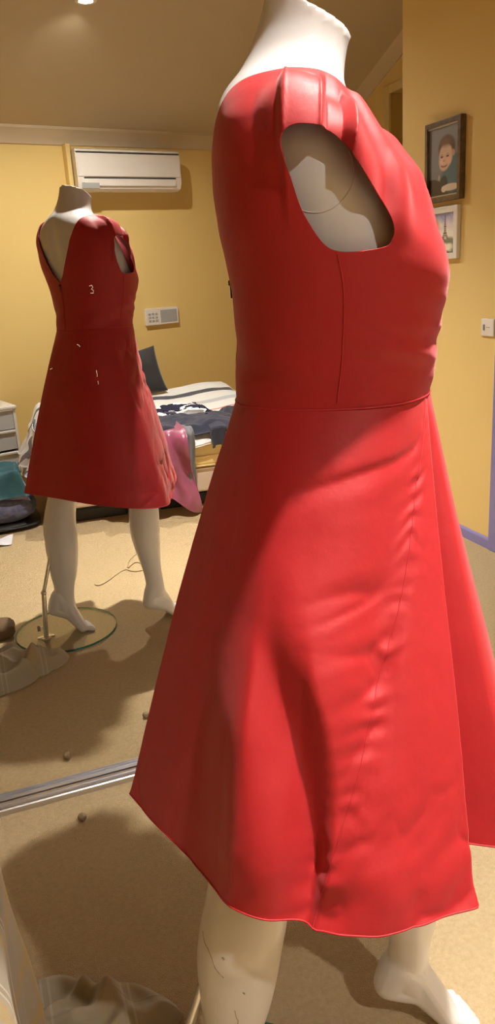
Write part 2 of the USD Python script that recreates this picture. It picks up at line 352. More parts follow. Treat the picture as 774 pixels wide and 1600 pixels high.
# ------------------------------------------------------------------ mirrored sliding doors
SPLIT = .85
for x0, x1, side in ((-1.55, SPLIT-.001, 'left'), (SPLIT+.001, 2.21, 'right')):
    lab = ('frameless mirrored sliding wardrobe door behind the headless mannequin and to its left' if side == 'left'
           else 'mirrored sliding wardrobe door at the right edge, reflecting two framed pictures')
    t = thing('mirror_door', lab, 'mirror', ((x0+x1)/2, MIRROR_Y, .018))
    part(t, 'mirror_pane', box(x0, x1, MIRROR_Y, MIRROR_Y+.005, .018, 2.34), 'mirror_silver', smooth=False)
    part(t, 'backing_board', box(x0, x1, MIRROR_Y+.0052, MIRROR_Y+.018, .018, 2.34), 'white_laminate', smooth=False)
    if side == 'left':
        def smear(cx, cz, pts, r):
            return tube([(cx+a, MIRROR_Y-.0006, cz+b) for a, b in pts], r, 6)
        part(t, 'smudge', smear(.307, 1.326, [(-.004, .008), (.002, .009), (.004, .004), (.0, .001), (.005, -.003), (.003, -.009), (-.003, -.008)], .0013), 'smudge')
        part(t, 'smudge', smear(.261, 1.20, [(-.003, .003), (.001, .0), (.003, -.003)], .0012), 'smudge')
        part(t, 'smudge', smear(.296, 1.128, [(0, .010), (.001, 0), (0, -.006)], .0009), 'smudge')
        part(t, 'smudge', smear(.297, 1.108, [(0, .004), (.0, -.004)], .0009), 'smudge')
        part(t, 'smudge', smear(.190, 1.151, [(-.003, .0), (.003, .002)], .0011), 'smudge')
pr = [(1.857, 0), (1.857, .015), (1.860, .018), (1.864, .018), (1.866, .014), (1.867, .007), (1.872, .007), (1.874, .012), (1.890, .012), (1.892, .016), (1.905, .016), (1.905, 0)]
t = thing('sliding_door_track', 'ribbed silver aluminium floor track running under the mirrored doors', 'track', (.3, 1.88, 0))
part(t, 'rail', extrude_along([(y-1.857, z) for y, z in pr], (-1.56, 1.857, 0), (2.21, 1.857, 0), (0, 1, 0)), 'brushed_aluminium', smooth=20)
for x in (-1.2, -.3, .6, 1.5): part(t, 'fixing_screw', trimesh.creation.cylinder(.003, .002, transform=trimesh.transformations.translation_matrix((x, 1.882, .0128))), 'chrome')

# ------------------------------------------------------------------ downlights
for k, ((lx, ly), s) in enumerate(LAMPS):
    z = ceiling_z(lx, ly)
    t = thing('ceiling_downlight', ['bright round downlight in the sloping ceiling in front of the air conditioner', 'round downlight in the ceiling above the front of the mannequin, out of frame'][k], 'ceiling light', (lx, ly, z-.095))
    drop, up = ((.030, .009), (.095, .015))[k]       # how far the housing hangs down, where the lens sits below the ceiling
    ring = trimesh.creation.annulus(.0431, .062, drop+.03); ring.apply_translation((lx, ly, z-drop+(drop+.03)/2))
    part(t, 'trim_ring', ring, 'white_plastic')
    bore = trimesh.creation.annulus(.0426, .0431, drop-.002); bore.apply_translation((lx, ly, z-drop/2+.001))
    part(t, 'baffle', bore, 'dark_plastic')
    part(t, 'lens', trimesh.creation.cylinder(.0425, .006, sections=40, transform=trimesh.transformations.translation_matrix((lx, ly, z-up))), ('lamp_lens', 'lamp_lens_front')[k])

# ------------------------------------------------------------------ air conditioner
t = thing('air_conditioner', 'white split air conditioner on the yellow wall under the cornice', 'air conditioner', wp(1.14, .1, 1.973))
A0, A1 = .70, 1.585
body = [(0, 1.995), (.03, 1.985), (.10, 1.976), (.15, 1.975), (.183, 1.992), (.197, 2.03), (.200, 2.06), (.200, 2.236), (.190, 2.24), (.190, 2.246), (.198, 2.250), (.194, 2.262), (.17, 2.272), (0, 2.275)]
bm = extrude_along(body, (A0, 0, 0), (A1, 0, 0), (0, 1, 0)); v = np.array(bm.vertices); v[:, 0] = (A0+A1)/2+(v[:, 0]-(A0+A1)/2)*(.90+.10*v[:, 1]/.2); bm.vertices = v
part(t, 'body', onwall(bm), 'white_plastic', smooth=25)
part(t, 'front_panel', onwall(rbox(A0+.006, A1-.006, .19, .207, 2.075, 2.236, .005)), 'white_plastic')
part(t, 'air_gap', onwall(rbox(A0+.05, A1-.05, .19, .2025, 2.062, 2.0725, .003)), 'dark_plastic')
part(t, 'air_vane', onwall(rbox(A0+.05, A1-.05, .17, .203, 2.010, 2.0615, .006)), 'white_plastic')
part(t, 'top_slot', onwall(box(A0+.01, A1-.01, .185, .1985, 2.240, 2.2475)), 'dark_plastic')
part(t, 'status_panel', onwall(rbox(A0+.03, A0+.17, .19, .2035, 1.992, 2.034, .003)), 'screen_grey', label='small status label at the lower left')
part(t, 'pipe_cover', onwall(rbox(A0-.012, A0+.025, 0, .07, 1.985, 2.318, .006)), 'wall_paint', label='pipe cover painted like the wall')

# wall controller
t = thing('air_conditioner_controller', 'white wall controller with grey screen, above the unmade bed', 'control panel', wp(1.395, .015, .945))
part(t, 'case', onwall(rbox(1.238, 1.552, 0, .03, .945, 1.082, .006)), 'white_plastic')
part(t, 'screen', onwall(rbox(1.375, 1.535, .02, .032, .962, 1.064, .003)), 'screen_grey')
for i in range(3):
    for j in range(3):
        part(t, 'button', onwall(rbox(1.262+.032*i, 1.286+.032*i, .02, .033, .972+.028*j, .990+.028*j, .003)), 'screen_grey')

# wall switch
t = thing('wall_switch', 'white wall switch plate beside the purple door frame', 'switch', (PX-.005, Vy(2.94), .997))
part(t, 'plate', rbox(PX-.009, PX, Vy(2.984), Vy(2.895), .997, 1.073, .003), 'white_plastic')
part(t, 'switch_rocker', rbox(PX-.014, PX-.006, Vy(2.966), Vy(2.956), 1.022, 1.048, .002), 'grey_plastic', label='small grey rocker')
part(t, 'slot', box(PX-.0096, PX-.008, Vy(2.945), Vy(2.920), 1.034, 1.037), 'grey_plastic')

# ------------------------------------------------------------------ pictures
def painted(w, h, fn, y0, y1, z0, z1, x):
    """A flat print facing -x; left in the mirror is y1 (seen there), top is z1."""
    U, V = np.meshgrid(np.linspace(0, 1, w), np.linspace(0, 1, h), indexing='ij')
    v = np.stack([np.full(U.size, x), (Vy(y1)+U*(Vy(y0)-Vy(y1))).ravel(), (z1+V*(z0-z1)).ravel()], 1)
    i, j = np.meshgrid(np.arange(w-1), np.arange(h-1), indexing='ij'); a = (i*h+j).ravel()
    f = np.vstack([np.stack([a, a+1, a+h+1], 1), np.stack([a, a+h+1, a+h], 1)])
    m = trimesh.Trimesh(v, f, process=False)
    if m.face_normals[0, 0] > 0: m.invert()
    return m, np.clip(fn(U.ravel(), V.ravel()), 0, 1)
def srgb(*c): c = np.array(c)/255.; return np.where(c < .04045, c/12.92, ((c+.055)/1.055)**2.4)
def blend(col, mask, c): return col*(1-mask[:, None]) + np.asarray(c)*mask[:, None]
def ell(u, v, cx, cy, rx, ry, soft=.15): return 1-smoothstep(1-soft, 1+soft, np.hypot((u-cx)/rx, (v-cy)/ry))
def portrait(u, v):
    c = np.tile(srgb(120, 124, 136), (len(u), 1))*(1.05-.35*v)[:, None]
    c = blend(c, smoothstep(.02, .0, .74-v+.25*np.maximum(u-.2, 0)), srgb(52, 42, 46))
    c = blend(c, ell(u, v, .74, .76, .34, .20), srgb(70, 100, 118)); c = blend(c, ell(u, v, .88, .58, .20, .16), srgb(70, 100, 118))
    c = blend(c, ell(u, v, .50, .80, .12, .10), srgb(50, 52, 62))
    c = blend(c, ell(u, v, .58, .335, .27, .185), srgb(88, 70, 66))
    c = blend(c, ell(u, v, .55, .43, .215, .165), srgb(188, 162, 150)); c = blend(c, ell(u, v, .50, .53, .16, .105), srgb(184, 156, 146))
    c = blend(c, ell(u, v, .79, .41, .05, .045), srgb(170, 140, 130))
    c = blend(c, ell(u, v, .44, .50, .09, .05, .7), srgb(202, 172, 160)); c = blend(c, ell(u, v, .64, .50, .08, .05, .7), srgb(198, 166, 154))
    for ex in (.425, .61): c = blend(c, ell(u, v, ex, .437, .042, .014, .5), srgb(70, 52, 50))
    for ex in (.42, .61): c = blend(c, ell(u, v, ex, .402+.03*(u-ex)**2/.004, .055, .006, .6), srgb(150, 120, 108))
    c = blend(c, ell(u, v, .495, .495, .03, .014, .7), srgb(158, 124, 114))
    sm = v-.575+1.6*(u-.50)**2; c = blend(c, smoothstep(.016, .006, np.abs(sm))*smoothstep(.11, .09, np.abs(u-.50)), srgb(136, 84, 80))
    c = blend(c, ell(u, v, .56, .235, .17, .06, .8), srgb(104, 86, 80))
    c = blend(c, ell(u, v, .72, .875, .27, .05), srgb(196, 182, 170)); c = blend(c, ell(u, v, .50, .89, .08, .045), srgb(200, 186, 176))
    return blend(c, ell(u, v, .34, .72, .03, .04), srgb(160, 150, 150))
def tower_view(u, v):
    n = meshkit.fbm(np.stack([u*7, v*7, 0*u], 1), 3, 3)
    c = srgb(130, 138, 190)+(srgb(225, 215, 212)-srgb(130, 138, 190))*smoothstep(.0, .5, v+.3*(n-.5))[:, None]
    c = blend(c, smoothstep(.58, .66, v+.08*(n-.5)), srgb(112, 118, 100)); c = blend(c, ell(u, v+.15*(n-.5), .22, .32, .20, .2, .5), srgb(176, 148, 112))
    c = blend(c, ell(u, v+.2*(n-.5), .08, .5, .12, .28, .5), srgb(86, 78, 62))
    half = .012+.022*smoothstep(.1, .45, v)+.09*smoothstep(.42, .66, v)**1.5
    tw = smoothstep(half+.012, half-.002, np.abs(u-.64))*smoothstep(.05, .09, v)*(1-smoothstep(.645, .66, v))
    tw = tw*(1-ell(u, v, .64, .665, .055, .07)); c = blend(c, tw*(.75+.25*np.sin(v*150)), srgb(92, 74, 66))
    for yy in (.34, .50): c = blend(c, smoothstep(.006, .0, np.abs(v-yy)-.006)*smoothstep(half+.02, half+.01, np.abs(u-.64)), srgb(80, 62, 56))
    c = blend(c, ell(u, v+.1*(n-.5), .68, .84, .22, .10, .4), srgb(220, 214, 200)); c = blend(c, ell(u, v+.1*(n-.5), .36, .80, .12, .10, .4), srgb(70, 92, 90))
    c = blend(c, ell(u, v+.1*(n-.5), .30, .58, .10, .06, .5), srgb(96, 110, 70))
    return blend(c, smoothstep(.93, .99, v+.06*(n-.5)), srgb(84, 78, 70))
def framed(label, y0, y1, z0, z1, wide, mat_, fn, cat, slip=None, deep=.03):
    t = thing('framed_picture', label, cat, (PX-deep/2, Vy((y0+y1)/2), z0))
    Y0, Y1 = Vy(y1), Vy(y0)
    part(t, 'frame', man(rbox(PX-deep, PX, Y0, Y1, z0, z1, .004))-man(box(PX-deep-.01, PX+.01, Y0+wide, Y1-wide, z0+wide, z1-wide)), mat_)
    if slip:
        s = slip; q = wide-.001
        for za, zb in ((z0+q, z0+q+s), (z1-q-s, z1-q)): part(t, 'slip', box(PX-deep+.005, PX-.01, Y0+q, Y1-q, za, zb), 'gilt_slip')
    m, c = painted(130, 170, fn, y0+wide*.9, y1-wide*.9, z0+wide*.9, z1-wide*.9, PX-deep*.55)
    part(t, 'print', m, 'print', smooth=True, color=np.clip(c*1.35, 0, .92))
    part(t, 'backing', box(PX-deep*.5, PX-.001, Y0+.004, Y1-.004, z0+.004, z1-.004), 'dark_plastic')
framed('dark wooden frame with an old tinted portrait of a smiling baby', 3.14, 3.425, 1.592, 1.937, .022, 'photo_frame_wood', portrait, 'framed photograph', slip=.008)
framed('white framed picture of an iron tower under a cloudy sky, below the baby portrait', 3.165, 3.445, 1.336, 1.570, .028, 'white_frame', tower_view, 'framed picture', deep=.022)

# ------------------------------------------------------------------ shelves let into the side wall
t = thing('built_in_shelves', 'tall cream built-in shelves at the end of the room, empty', 'shelves', (3.5, (sy0+sy1)/2, sz0))
part(t, 'case', cat_mesh([box(3.66, 3.68, sy0-.015, sy1+.015, sz0-.015, sz1+.015), box(3.401, 3.659, sy0-.015, sy0+.004, sz0-.015, sz1+.015), box(3.401, 3.659, sy1-.004, sy1+.015, sz0-.015, sz1+.015), box(3.401, 3.659, sy0+.004, sy1-.004, sz1-.004, sz1+.015), box(3.401, 3.659, sy0+.004, sy1-.004, sz0-.015, sz0+.004)]), 'shelf_inside', smooth=False)
part(t, 'face_frame', cat_mesh([rbox(3.378, 3.40, sy0-.05, sy0+.015, sz0-.03, sz1+.05, .003), rbox(3.378, 3.40, sy1-.015, sy1+.05, sz0-.03, sz1+.05, .003), rbox(3.378, 3.40, sy0+.015, sy1-.015, sz1-.01, sz1+.05, .003), rbox(3.378, 3.40, sy0+.015, sy1-.015, sz0-.03, sz0+.03, .003)]), 'shelf_paint')
for z in (.60, 1.10, 1.60, 2.095): part(t, 'shelf', rbox(3.402, 3.657, sy0+.005, sy1-.005, z-.011, z+.011, .002), 'shelf_paint')

# ------------------------------------------------------------------ bedside drawers
t = thing('bedside_drawers', 'white bedside drawer unit with three grey-fronted drawers beside the bed', 'drawers', wp(-.36, .18, 0))
part(t, 'carcass', onwall(cat_mesh([box(-.62, -.60, .01, .35, 0, .48), box(-.09, -.07, .01, .35, 0, .48), box(-.60, -.09, .01, .02, 0, .48), box(-.60, -.09, .02, .33, .01, .03)])), 'white_laminate', smooth=False)
part(t, 'top', onwall(rbox(-.63, -.06, .005, .365, .482, .505, .006)), 'white_laminate')
for z0, z1 in ((.335, .475), (.185, .315), (.03, .155)):
    d = part(t, 'drawer', onwall(rbox(-.598, -.092, .05, .348, z0, z1, .004)), 'drawer_front')
    part(d, 'drawer_lip', onwall(rbox(-.598, -.092, .33, .362, z1-.004, z1+.014, .004)), 'white_laminate')

# ------------------------------------------------------------------ bed and what lies on it
B0 = np.array([.34, 4.318, 0]); BD = np.array([.99705, -.0767, 0]); BT = np.array([.0767, .99705, 0]); ZZ = np.array([0, 0, 1.0])
def onbed(m):
    m = tm(m).copy(); v = np.array(m.vertices); w = B0+v[:, :1]*BD+v[:, 1:2]*BT+v[:, 2:3]*ZZ
    return mir(trimesh.Trimesh(w, m.faces, process=False))
def bp(s, q, z): return mirp(B0+s*BD+q*BT+z*ZZ)
BW, BL = 1.42, 1.60
t = thing('bed', 'unmade bed with cream mattress and quilted divan base against the yellow wall', 'bed', bp(BW/2, BL/2, 0))
part(t, 'divan_base', onbed(rbox(0, BW, 0, BL, .10, .245, .015)), 'divan_quilted')
part(t, 'mattress', onbed(rbox(-.005, BW+.005, -.01, BL, .246, .405, .035)), 'mattress_cream')
pip = [(-.012+.0, 0), ]
for z in (.262, .318, .388):
    part(t, 'piping', onbed(tube([(.03, -.012, z), (BW-.03, -.012, z)], .005, 8)), 'mattress_cream')
for s in (.06, BW-.06):
    for q in (.06, BL-.06): part(t, 'leg', onbed(trimesh.creation.cylinder(.025, .10, transform=trimesh.transformations.translation_matrix((s, q, .05)))), 'dark_plastic')
bed_z = lambda s, q: .425+.03*smoothstep(.3, 1.5, q)+.06*meshkit.fbm(np.stack([s*3, q*3, 0*s], -1), 3, 5)+.06*np.exp(-((s-1.25)**2/.10+(q-1.45)**2/.05))
def quilt(U, V):
    s = -.09+U*(BW+.15); q = -.055+V*(BL+.02); z = bed_z(s, q)
    e = np.maximum(smoothstep(.02, -.05, q), np.maximum(smoothstep(.02, -.09, s), smoothstep(BW-.02, BW+.06, s)))
    z = z-e*(.05+.10*smoothstep(.0, -.09, s))
    return np.stack([s, q, z], -1)
m, uv = grid(90, 100, quilt, .012)
single('striped_quilt', onbed(m), 'striped_quilt', 'rumpled white quilt with grey, black and coral stripes on the bed', 'quilt', smooth=True, uv=uv)
def heap(s0, s1, q0, q1, lift, seed, amp=.05, freq=9., drop=.02, edge=.12):
    def fn(U, V):
        w = .14*(meshkit.fbm(np.stack([U*3, V*3, 0*U+seed], -1), 3, seed)-.5); s = s0+U*(s1-s0)+w; q = q0+V*(q1-q0)+w[::-1]
        n = meshkit.fbm(np.stack([s*freq, q*freq, 0*s], -1), 4, seed); rid = np.abs(2*meshkit.noise(np.stack([s*freq*.8+q*3, q*freq*.5, 0*s+3], -1), seed)-1)
        ed = np.minimum(np.minimum(U, 1-U), np.minimum(V, 1-V)); k = smoothstep(0, edge, ed)
        return np.stack([s, q, bed_z(s, q)+lift*k+amp*(n-.3)*k+.025*rid*k+.006-drop*(1-k)*0], -1)
    return grid(60, 60, fn, .006)[0]
single('navy_clothes', onbed(heap(.52, 1.20, -.02, .40, .03, 11)), 'navy_cloth', 'crumpled navy clothes heaped on the foot of the bed', 'clothes', smooth=True)
single('patterned_top', onbed(heap(.66, 1.06, .22, .62, .055, 23)), 'patterned_garment', 'black and white patterned garment tossed on the navy clothes', 'clothes', smooth=True)
single('navy_clothes', onbed(heap(1.12, 1.42, .15, .55, .03, 31)), 'navy_cloth', 'dark navy garment lying on the quilt at the right end of the bed', 'clothes', smooth=True)
def leg_hang(U, V):
    s = .93+.09*U+.006*np.sin(V*9); q = .02-.09*smoothstep(0, .35, V)+.004*np.sin(U*8); z = .50-.02*smoothstep(0, .3, V)-.10*smoothstep(.3, 1, V)+.01*np.sin(U*math.pi)
    return np.stack([s, q, z], -1)
single('navy_sleeve_top', onbed(grid(24, 30, leg_hang, .012)[0]), 'navy_cloth', 'navy sleeve hanging over the front edge of the quilt', 'clothes', smooth=True)
def pink(U, V):
    L = V*1.0; s = .32+.46*U+.07*smoothstep(.4, 1, V)*(U*.6+.2); fold = np.sin(U*19+2.2*np.sin(V*5))*.5+.5
    over = smoothstep(.16, .36, V); q = .30*(1-smoothstep(0, .30, V))-.075*over-.02*smoothstep(.5, 1, V)
    z = .53-.02*smoothstep(0, .2, V)+.03*(1-over)*np.sin(U*6)-(np.maximum(V-.28, 0)/.72)*(.36+.14*smoothstep(.5, 1, U))
    q = q-.05*fold*over+.012*np.sin(V*14+U*5); z = z+.010*(1-over)*(fold-.5)+.006*np.sin(U*31+V*4)*(1-over)
    return np.stack([s, q, z], -1)
single('pink_satin_garment', onbed(grid(70, 60, pink, .004)[0]), 'pink_satin', 'shiny pink satin garment hanging over the foot of the bed to the floor', 'clothes', smooth=True)
def grey_h(U, V):
    s = .765+.065*U+.004*np.sin(V*6); q = .06-.125*smoothstep(0, .2, V)+.012*np.sin(U*7+V*2); z = .50-.01*V-np.maximum(V-.12, 0)/.88*.385
    return np.stack([s, q, z], -1)
single('grey_garment', onbed(grid(26, 40, grey_h, .005)[0]), 'grey_cloth', 'dark grey garment hanging flat over the foot of the bed beside the pink satin', 'clothes', smooth=True)
def pillow(w, h_, d, n=40, seed=0):
    def half(sg):
        def fn(U, V):
            x, y = 2*U-1, 2*V-1; k = ((1-np.abs(x)**2.6)*(1-np.abs(y)**2.6)); k = np.maximum(k, 0)**.5
            pin = 1-.07*(np.abs(x*y))**0*((np.abs(x)*(1-y*y)*.0)+.0)
            n_ = meshkit.fbm(np.stack([x*2.2, y*2.2, 0*x+sg], -1), 3, seed)-.5
            return np.stack([x*w/2*(1-.06*(1-y*y)), sg*d/2*k*(1+.35*n_), y*h_/2*(1-.06*(1-x*x))], -1)
        return grid(n, n, fn)[0]
    a, b = half(-1), half(1)
    m = trimesh.util.concatenate([a, trimesh.Trimesh(b.vertices, b.faces[:, ::-1], process=False)]); m.merge_vertices(); return m
def turn(m, ang, ax, at=(0, 0, 0)):
    m = m.copy(); m.apply_transform(trimesh.transformations.rotation_matrix(ang, ax)); m.apply_translation(at); return m
m = turn(turn(pillow(.42, .35, .12, seed=4), math.radians(-10), (0, 1, 0)), math.radians(-16), (1, 0, 0), (.72, 1.47, .645))
single('charcoal_cushion', onbed(m), 'charcoal_cloth', 'charcoal grey cushion propped upright at the head of the bed', 'cushion', smooth=True)
def floral(U, V):
    s = -.10-.06*np.sin(V*3)+.10*U; q = .35+1.0*V; z = .46-.02*V-(1-U)*.24*(1-.3*V)+.03*(meshkit.fbm(np.stack([U*4, V*9, 0*U], -1), 3, 2)-.5)
    s = s-.03*np.sin(V*20)*(1-U); return np.stack([s, q, z], -1)
single('floral_sheet', onbed(grid(20, 60, floral, .006)[0]), 'floral_bedding', 'white sheet with dark flowers spilling over the left side of the bed', 'bedding', smooth=True)
for i, (s0, s1, h1, lab) in enumerate(((.10, .42, .085, 'low black storage box pushed under the bed, left of the pink satin'), (.62, .98, .075, 'low black storage box pushed under the right of the bed'))):
    t = thing('storage_box', lab, 'box', bp((s0+s1)/2, .35, 0))
    part(t, 'tub', onbed(rbox(s0, s1, .08, .62, 0, h1-.012, .008)), 'black_box'); part(t, 'lid', onbed(rbox(s0-.008, s1+.008, .072, .628, h1-.012, h1, .004)), 'charcoal_cloth')

# ------------------------------------------------------------------ heap on the floor at the left
def softbox(cx, cy, z, w, d, h_, seed, sag=.25, n=46, dirn=0.):
    def fn(U, V):
        th = U*2*np.pi; ph = (V-.5)*np.pi; c, s = np.cos(th), np.sin(th); e = .45
        X = np.sign(c)*np.abs(c)**e*np.abs(np.cos(ph))**.5; Y = np.sign(s)*np.abs(s)**e*np.abs(np.cos(ph))**.5; Z = np.sign(np.sin(ph))*np.abs(np.sin(ph))**.8
        n_ = meshkit.fbm(np.stack([X*2.5, Y*2.5, Z*2.5], -1)+seed, 3, seed)-.5
        return np.stack([cx+X*w/2*(1+.12*n_), cy+Y*d/2*(1+.12*n_), z+h_/2+Z*h_/2*(1+sag*n_*(Z > 0))], -1)
    m = grid(n, n, fn)[0]; m.merge_vertices(); trimesh.repair.fix_normals(m); return m
single('navy_cushion', mir(softbox(-.02, 4.60, .035, .56, .46, .17, 3)), 'blue_grey_cushion', 'navy cushion lying on the floor under the teal garment', 'cushion', smooth=True)
single('black_bag', mir(softbox(-.02, 4.60, .0, .58, .48, .05, 8, .05)), 'black_box', 'flat black bag on the carpet under the navy cushion', 'bag', smooth=True)
def fold_cloth(cx, cy, z, w, d, h_, seed):
    def fn(U, V):
        x, y = 2*U-1, 2*V-1; n_ = meshkit.fbm(np.stack([x*2.4, y*2.4, 0*x], -1)+seed, 4, seed); r = np.abs(2*meshkit.noise(np.stack([x*1.4+y*3.2, y*1.5, 0*x], -1), seed+1)-1)
        e = smoothstep(0, .16, np.minimum(1-np.abs(x), 1-np.abs(y)))
        return np.stack([cx+x*w/2*(1+.2*(n_-.5)), cy+y*d/2*(1+.2*(n_-.5)), z+h_*e*(.55+.5*n_)+.03*r*e-.02*(1-e)], -1)
    return grid(50, 50, fn, .01)[0]
single('lilac_garment', mir(fold_cloth(.01, 4.58, .195, .44, .36, .05, 17)), 'lilac_cloth', 'lilac garment sticking out between the teal garment and the navy cushion', 'clothes', smooth=True)
single('teal_garment', mir(fold_cloth(-.03, 4.58, .225, .50, .44, .12, 9)), 'teal_cloth', 'rumpled teal green garment on top of the floor heap', 'clothes', smooth=True)
def paper(U, V): return np.stack([-.10+.18*U+.02*V, 4.15+.10*V, .006+.012*np.sin(U*5+V*3)+.012], -1)
single('crumpled_tissue', mir(grid(14, 10, paper, .003)[0]), 'paper_white', 'small pale lilac paper lying flat on the carpet before the heap', 'paper', smooth=True)
cab = curve([(.40, 3.36, .003), (.507, 3.423, .003), (.575, 3.470, .003), (.590, 3.440, .004), (.638, 3.424, .004), (.660, 3.485, .004), (.632, 3.545, .004), (.585, 3.49, .006), (.60, 3.56, .003), (.66, 3.66, .003), (.72, 3.78, .003)], 90)
single('cable', mir(tube(cab, .0028, 8)), 'cable_beige', 'thin beige cable curling on the bright carpet between the mannequin legs', 'cable', smooth=True)

# ------------------------------------------------------------------ the mannequin
BODY_O = np.array([.45, .946]); BODY_A = math.radians(118.0)
BF = np.array([math.sin(BODY_A), math.cos(BODY_A)]); BL_ = np.array([-math.cos(BODY_A), math.sin(BODY_A)])
def body(p):
    """(forward, to its left, up) to the world."""
    p = np.asarray(p, float); xy = BODY_O + p[..., :1]*BF + p[..., 1:2]*BL_
    return np.concatenate([xy, p[..., 2:3]], -1)
def bodym(m):
    m = tm(m).copy(); return trimesh.Trimesh(body(np.array(m.vertices)), m.faces, process=False)
def section(fr, bk, hw, z, n, e=2.3, th=None, lc=0.):
    th = np.linspace(0, 2*np.pi, n, endpoint=False) if th is None else th
    c, s = np.cos(th), np.sin(th); k = 2/e
    return np.stack([(fr+bk)/2+(fr-bk)/2*np.sign(c)*np.abs(c)**k, lc+hw*np.sign(s)*np.abs(s)**k, np.full_like(th, z)], -1)
TORSO = np.array([  # z, front, back, half width
    (.78, .085, -.10, .150), (.86, .100, -.125, .168), (.94, .105, -.128, .170), (1.02, .102, -.112, .150), (1.10, .100, -.098, .124), (1.195, .108, -.098, .114),
    (1.28, .125, -.098, .126), (1.35, .138, -.104, .145), (1.40, .120, -.112, .157), (1.44, .100, -.119, .163), (1.47, .078, -.123, .163), (1.50, .062, -.122, .155), (1.525, .048, -.120, .133),
    (1.545, .040, -.114, .106), (1.56, .036, -.105, .082), (1.575, .037, -.091, .066), (1.595, .041, -.078, .058), (1.62, .048, -.066, .055), (1.69, .060, -.045, .054)])
def torso():
    zs = np.r_[np.linspace(.78, 1.40, 40), np.linspace(1.41, 1.69, 57)]
    q = [PchipInterpolator(TORSO[:, 0], TORSO[:, i])(zs) for i in (1, 2, 3)]
    rings = []
    for i, z in enumerate(zs):
        e = 2.3 if z < 1.5 else 2.3-.3*min(1, (z-1.5)/.06)
        r = section(q[0][i], q[1][i], q[2][i], z, 96, e)
        if 1.22 < z < 1.46:   # bust
            w = math.exp(-((z-1.335)/.05)**2); a = np.arctan2(r[:, 1], r[:, 0]); r[:, 0] += .018*w*(np.exp(-((a-.55)/.32)**2)+np.exp(-((a+.55)/.32)**2))-.012*w*np.exp(-(a/.25)**2)
        if z > 1.35 and z < 1.56:   # hollow of the spine between the shoulder blades
            a = np.abs(np.arctan2(r[:, 1], -r[:, 0])); r[:, 0] += .008*np.exp(-(a/.18)**2)*smoothstep(1.35, 1.42, z)*(1-smoothstep(1.5, 1.56, z))
        rings.append(r)
    m = loft(rings)
    M = m3.Manifold(m3.Mesh(vert_properties=np.array(m.vertices, np.float32), tri_verts=np.array(m.faces, np.uint32)))
    # neck cut on a slope, high behind
    sl = (1.656-1.604)/(.051+.055); nrm = np.array([-sl, 0, -1.0]); nrm /= np.linalg.norm(nrm)
    M = M.trim_by_plane(list(map(float, nrm)), float(nrm @ np.array([-.055, 0, 1.656])))
    return M
def leg_chain(pts, rad, n=28): return capsule_chain(pts, rad, n)
def ell_loft(levels, n=40):
    """levels: (centre, half depth, half width, forward direction) from top to bottom of a limb."""
    rings = []
    th = np.linspace(0, 2*np.pi, n, endpoint=False)
    for c, hd, hw, fwd in levels:
        f = np.array([fwd[0], fwd[1], 0]); f /= np.linalg.norm(f); l = np.array([-f[1], f[0], 0])
        rings.append(np.asarray(c)+np.outer(hd*np.cos(th), f)+np.outer(hw*np.sin(th), l))
    return loft(rings[::-1])
def limb(ctrl, n=26):
    """ctrl rows: z, f, l, half depth, half width, yaw of the limb's front."""
    c = np.array(ctrl, float); zs = np.linspace(c[0, 0], c[-1, 0], n); o = np.argsort(c[:, 0])
    g = [PchipInterpolator(c[o, 0], c[o, i])(zs) for i in range(1, 6)]
    return man(ell_loft([((g[0][i], g[1][i], z), g[2][i], g[3][i], (math.cos(g[4][i]), math.sin(g[4][i]))) for i, z in enumerate(zs)]))
RIGHT_LEG = [(.88, -.015, -.088, .098, .088, 0), (.78, -.035, -.098, .092, .082, 0), (.66, -.075, -.128, .078, .070, .15), (.57, -.105, -.158, .064, .060, .3), (.50, -.122, -.180, .060, .058, .4), (.44, -.133, -.184, .064, .060, .5), (.385, -.143, -.172, .064, .060, .6),
             (.32, -.150, -.166, .060, .054, .6), (.25, -.158, -.163, .052, .045, .6), (.19, -.166, -.162, .039, .034, .6), (.15, -.170, -.163, .038, .033, .6), (.115, -.172, -.165, .042, .034, .6)]
LEFT_LEG = [(.88, -.005, .088, .098, .088, 0), (.78, .030, .082, .092, .082, 0), (.66, .082, .062, .076, .070, 0), (.57, .112, .046, .062, .060, .05), (.50, .118, .036, .058, .057, .1), (.44, .117, .030, .061, .058, .1), (.385, .116, .028, .060, .057, .1),
            (.32, .118, .030, .053, .050, .1), (.25, .121, .036, .042, .040, .1), (.20, .121, .044, .037, .034, .1), (.15, .118, .054, .037, .033, .1), (.115, .114, .058, .042, .035, .1)]
